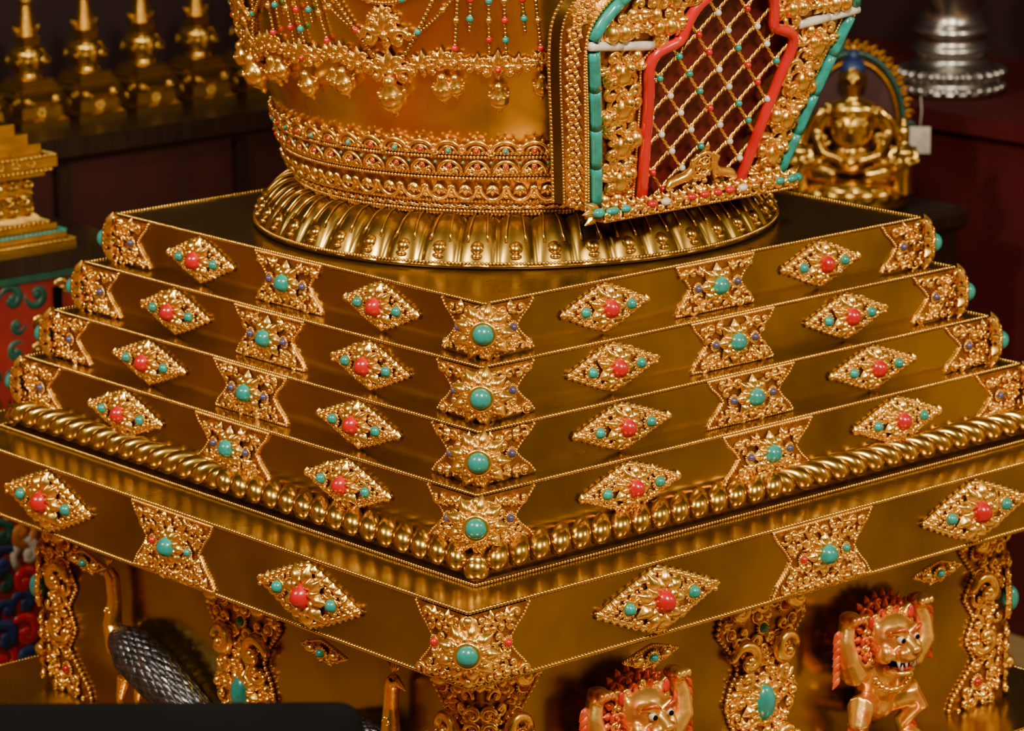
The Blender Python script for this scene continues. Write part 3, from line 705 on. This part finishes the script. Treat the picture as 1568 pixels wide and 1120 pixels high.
for i in range(-3,6):
    e=link('small_gold_stupa'+('' if i==-3 else '.%03d'%(i+3)),sm); e.location=(-3.15,1.405+i*.182,-.35); e.scale=(1.12,1.12,1.03)
b=MB(); box(b,(-.85,3.32,-.375),(2.0,.42,.025),'cloth_red'); box(b,(-.85,3.34,-1.075),(1.98,.40,.675),'cloth_red'); b.obj('red_cloth_shelf')
b=MB(); prof=[(0,0),(.135,0),(.145,.008),(.145,.02),(.13,.028),(.125,.045),(.14,.055),(.142,.066),(.12,.078),(.102,.09),(.098,.11),(.108,.118),(.110,.128),(.098,.138),(.094,.16),(.106,.168),(.108,.178),(.095,.19),(.086,.205),(.086,.24),(.10,.27),(.12,.33),(.125,.38),(.10,.42),(.04,.44),(.03,.46)]
lathe(b,prof,'silver',48)
for k in range(26): aa=2*pi*k/26; ball(b,(.138*math.cos(aa),.138*math.sin(aa),.062),(.016,.013,.013),'silver',10,7,RZ(aa)); ball(b,(.142*math.cos(aa),.142*math.sin(aa),.022),(.01,.012,.012),'silver',8,6,RZ(aa))
sqlathe(b,[(0,.46),(.05,.46),(.05,.50),(0,.50)],'silver'); lathe(b,sum([[(.015+.03*(1-k/9),.5+k*.02),(.03+.03*(1-k/9),.508+k*.02),(.015+.03*(1-k/9),.518+k*.02)] for k in range(9)],[])+[(.0,.72)],'silver',24)
o=b.obj('silver_stupa'); o.location=(-1.81,3.14,-.35)
bx,by,bz=-1.50,2.43,-.52
b=MB(); sqlathe(b,[(0,-.002),(.20,-.002),(.21,-.02),(.21,-.05),(.19,-.07),(.19,-1.15),(.22,-1.18),(.22,FZ-bz),(0,FZ-bz)],'wood_dark'); o=b.obj('statue_pedestal'); o.location=(bx,by,bz)
bud=empty('buddha_statue',(bx,by,bz))
BM=RZ(-.85)@S(1.14,1.14,1.18)
b=MB(); lathe(b,[(0,0),(.12,0),(.125,.012),(.11,.03),(.125,.045),(.11,.06),(0,.062)],'gold_old',32)
for k in range(18): aa=2*pi*k/18; ball(b,(.118*math.cos(aa),.118*math.sin(aa),.035),(.014,.02,.018),'gold_old',10,7,RZ(aa))
b.obj('lotus_seat',bud,BM)
def bb(b):
    ball(b,(0,0,.16),(.04,.050,.06),'gold',16,12); ball(b,(0,0,.205),(.033,.060,.028),'gold',16,12); ball(b,(.0,0,.095),(.055,.060,.032),'gold',16,12)
    tube(b,[(0,0,.21),(.0,0,.255)],[.02,.016],'gold',10); ball(b,(.004,0,.275),(.029,.026,.034),'gold',16,12); ball(b,(.033,0,.270),(.008,.006,.009),'gold',8,6)
    for s in(-1,1):
        tube(b,[(0,s*.056,.205),(.0,s*.080,.155),(.04,s*.06,.115),(.065,s*.015,.105)],[.018,.016,.013,.011],'gold',10)
        tube(b,[(.0,s*.04,.085),(.055,s*.098,.082),(.085,s*.03,.078)],[.028,.024,.016],'gold',10)
        ball(b,(.0,s*.028,.272),(.006,.006,.018),'gold',8,6)
        ball(b,(.03,s*.011,.279),(.004,.006,.003),'gold',8,6)
blob('figure',bb,'gold_old',bud,BM,.005,3)
b=MB(); ball(b,(-.006,0,.295),(.030,.029,.024),'blue_paint',14,10); ball(b,(-.006,0,.322),(.014,.014,.014),'blue_paint',12,8); ball(b,(-.006,0,.34),.006,'gold')
for u,z,s_,sg in ((0,.20,.012,1),(.03,.185,.010,1),(-.03,.185,.010,-1),(0,.17,.010,1),(.06,.15,.014,1),(-.06,.15,.014,-1),(.02,.12,.012,1),(-.02,.12,.012,-1),(.055,.215,.011,1),(-.055,.215,.011,-1)):
    curl(b,u,z,s_,z*40,sg,.042,'gold_old',12,6)
an_=np.linspace(-.35,pi+.35,26)
tube(b,[(-.06,.112*math.cos(x),.17+1.35*.112*math.sin(x)) for x in an_],.008,'green_paint',6)
tube(b,[(-.06,.098*math.cos(x),.17+1.35*.098*math.sin(x)) for x in an_],.006,'gold_deep',6)
for x in an_: curl(b,.124*math.cos(x),.17+1.35*.124*math.sin(x),.012,x,1,-.06,'gold_deep' if int(x*20)%3 else 'green_paint',12,6)
ball(b,(-.068,0,.17),(.006,.105,.14),'maroon',20,14)
for sg in(-1,1):
    tube(b,[(.02,sg*.06,.21),(.0,sg*.09,.18),(.01,sg*.115,.11),(.03,sg*.105,.06),(.03,sg*.135,.03)],[.010,.008,.010,.009,.007],'gold_old',8)
b.obj('mandorla',bud,BM)
def att(b):
    tube(b,[(0,0,.008),(.004,0,.05),(0,.004,.10),(0,0,.12)],[.022,.020,.024,.010],'gold',12); ball(b,(0,0,.140),(.016,.015,.019),'gold',12,8); ball(b,(0,0,.162),(.008,.008,.012),'gold',8,6)
    for s in(-1,1): tube(b,[(0,s*.02,.11),(.012,s*.032,.08),(.028,s*.01,.075)],[.009,.008,.006],'gold',8)
for i,u in enumerate((.115,-.115)): blob('attendant_%d'%i,att,'gold_old',bud,BM@T(.07,u,.03),.004,2)
b=MB(); box(b,(0,0,0),(.003,.026,.034),'paper'); tube(b,[(0,0,.034),(0,.003,.075),(-.01,.0,.11)],.0015,'paper',5); b.obj('price_tag',bud,RZ(-.85)@T(-.02,.170,.165))
# painted cabinet + gold throne at left
b=MB(); CX=-1.73
box(b,(CX-.5,-.35,-1.07),(.5,.72,.68),'cabinet_red'); box(b,(CX-.5,-.35,-.37),(.51,.73,.02),'wood_dark')
box(b,(CX-.5,-.35,-1.72),(.52,.74,.03),'orange_paint')
rr=random.Random(9)
for yc in np.arange(-.95,.36,.33): box(b,(CX+.004,yc+.13,-1.05),(.008,.008,.62),'black')
for z,m_ in ((-.40,'green_paint'),(-.80,'blue_paint'),(-.82,'orange_paint')): box(b,(CX+.004,-.35,z),(.004,.71,.008),m_)
cols=['orange_paint','green_paint','black','green_paint','gold_old','green_paint']; cols2=['blue_paint','coral_frame','blue_paint','orange_paint','green_paint','coral_frame','paper']
for yy in np.arange(-1.02,.36,.060):
    for z in np.arange(-1.6,-.43,.058):
        o=MB(); s_=rr.uniform(.022,.032); c_=rr.choice(cols if z>-.82 else cols2)
        if z<-.82: s_*=1.3
        curl(o,0,0,s_,rr.uniform(0,6),rr.choice((-1,1)),0,c_,14,6)
        if rr.random()<.5:
            for dd in(-.5,0,.5): petal(o,.01,.01,rr.uniform(0,6)+dd,.04,.009,.004,.002,rr.choice(cols))
        b.copy(o,FR((CX-.004,yy+rr.uniform(-.01,.01),z+rr.uniform(-.01,.01)),(1,0,0),(0,1,0),(0,0,1))@S(.3,1,1))
b.obj('painted_cabinet')
b=MB(); pf=[(0,0),(.47,0),(.47,.02),(.455,.026),(.455,.045),(.44,.05),(.44,.07),(.42,.078),(.415,.085),(.405,.10),(.402,.20),(.405,.21),(.425,.22),(.425,.235),(.438,.24),(.445,.25),(.445,.285),(.42,.29),(.42,.32),(.40,.32),(.40,.35),(.38,.35),(.38,.38),(0,.38)]
sqlathe(b,pf,'gold_old')
for k in range(4):
    o=MB()
    for u in np.linspace(-.38,.38,20):
        curl(o,u,.15,.022,u*9,1 if u>0 else -1,.400,'gold_old',14,6); curl(o,u+.01,.19,.015,u*5,-1,.403,'gold_old'); curl(o,u+.01,.115,.015,u*7,-1,.403,'gold_old'); rosette(o,u,.267,.014,6,.443,'gold_old')
    for z,a_,m_ in((.286,.445,'gold_old'),(.24,.438,'gold_old'),(.075,.43,'gold_old'),(.046,.455,'turquoise'),(.02,.47,'gold_old')): rope(o,[(a_,-a_,z),(a_,a_,z)],.006,.012,m_)
    b.copy(o,RZ(k*pi/2))
lathe(b,[(.30,.38),(.32,.39),(.28,.41),(.27,.42),(.31,.52),(.34,.62),(.33,.70),(.22,.78),(.08,.80),(.07,.84),(.0,.86)],'gold_old',48)
o=b.obj('stupa_throne'); o.location=(-2.225,-.225,-.35); o.scale=(1,1,.70)
# black lectern in the foreground
b=MB(); dr=np.array([.66,.75,0]); dr/=np.linalg.norm(dr); ctr=np.array([1.56,-1.60,-.133])-dr*.36
nr=np.array([.757,-.653,0]); ax=np.array([0,0,1.])
tl=.5; vv=math.cos(tl)*ax-math.sin(tl)*nr*1; ww=np.cross(dr,vv)
M=FR((0,0,0),dr,vv,ww)
rbox(b,ctr-vv*.16,(.37,.17,.012),.03,'black',M)
tube(b,[ctr-vv*.16-ww*.012,ctr-vv*.16-np.array([0,0,.1]),np.array([*(ctr-vv*.16)[:2],FZ+.04])],[.02,.022,.022],'black',12)
lathe(b,[(0,FZ+.05),(.05,FZ+.05),(.17,FZ+.035),(.18,FZ+.017),(0,FZ+.017)],'black',32,T(*(ctr-vv*.16)[:2],0))
b.obj('black_lectern')
# ------------------------------------------------------------------ lights
def area(name,loc,tgt,size,en,col):
    l=bpy.data.lights.new(name,'AREA'); l.shape='RECTANGLE'; l.size=size[0]; l.size_y=size[1]; l.energy=en; l.color=col
    o=link(name,l); o.location=loc
    o.rotation_euler=(Vector(tgt)-Vector(loc)).to_track_quat('-Z','Y').to_euler(); return o
warm=(1,.88,.68)
area('ceiling_lamp_key',(3.2,-1.9,2.7),(0,0,-.2),(.42,.42),275,warm)
area('ceiling_lamp_left',(0.2,-3.6,2.7),(0,0,-.3),(.4,.4),145,warm)
area('ceiling_lamp_right',(4.2,1.8,2.5),(0,0,-.5),(.5,.5),60,warm)
area('fill_light_curtain',(4.0,1.6,2.7),(4.2,3.75,-.9),(1.,1.),90,warm)  # added fill that brightens the yellow reflector cloth
area('fill_light_side',(-1.7,-3.6,2.7),(-3.65,-3.7,-.8),(.7,.7),26,warm)  # added fill aimed at the orange cloth mirrored in the left faces
area('ceiling_lamp_shelf',(-2.0,.6,2.7),(-3.0,1.5,-.4),(.4,.4),12,warm)
area('ceiling_lamp_back',(-.8,1.9,2.7),(-1.6,3.0,-.4),(.4,.4),8,(1,.85,.7))
w=bpy.data.worlds.new('world'); bpy.context.scene.world=w; w.use_nodes=True; w.node_tree.nodes['Background'].inputs[0].default_value=(1,.7,.45,1); w.node_tree.nodes['Background'].inputs[1].default_value=.02
# ------------------------------------------------------------------ camera
P=[4.55071,-3.93990,1.19539,2.42952,0.23891,-0.00974,5350.39]
psi,pt,rl=P[3:6]
F=np.array([math.cos(pt)*math.cos(psi),math.cos(pt)*math.sin(psi),-math.sin(pt)]); R=np.array([math.sin(psi),-math.cos(psi),0]); U=np.cross(R,F)
R2=R*math.cos(rl)+U*math.sin(rl); U2=-R*math.sin(rl)+U*math.cos(rl)
cd=bpy.data.cameras.new('camera'); cd.sensor_width=36; cd.lens=P[6]/1568*36; cd.clip_end=50
cd.dof.use_dof=True; cd.dof.focus_distance=5.35; cd.dof.aperture_fstop=7.
M=np.eye(4); M[:3,0]=R2; M[:3,1]=U2; M[:3,2]=-F; M[:3,3]=P[:3]
co=link('camera',cd); co.matrix_world=Matrix([list(r) for r in M]); bpy.context.scene.camera=co
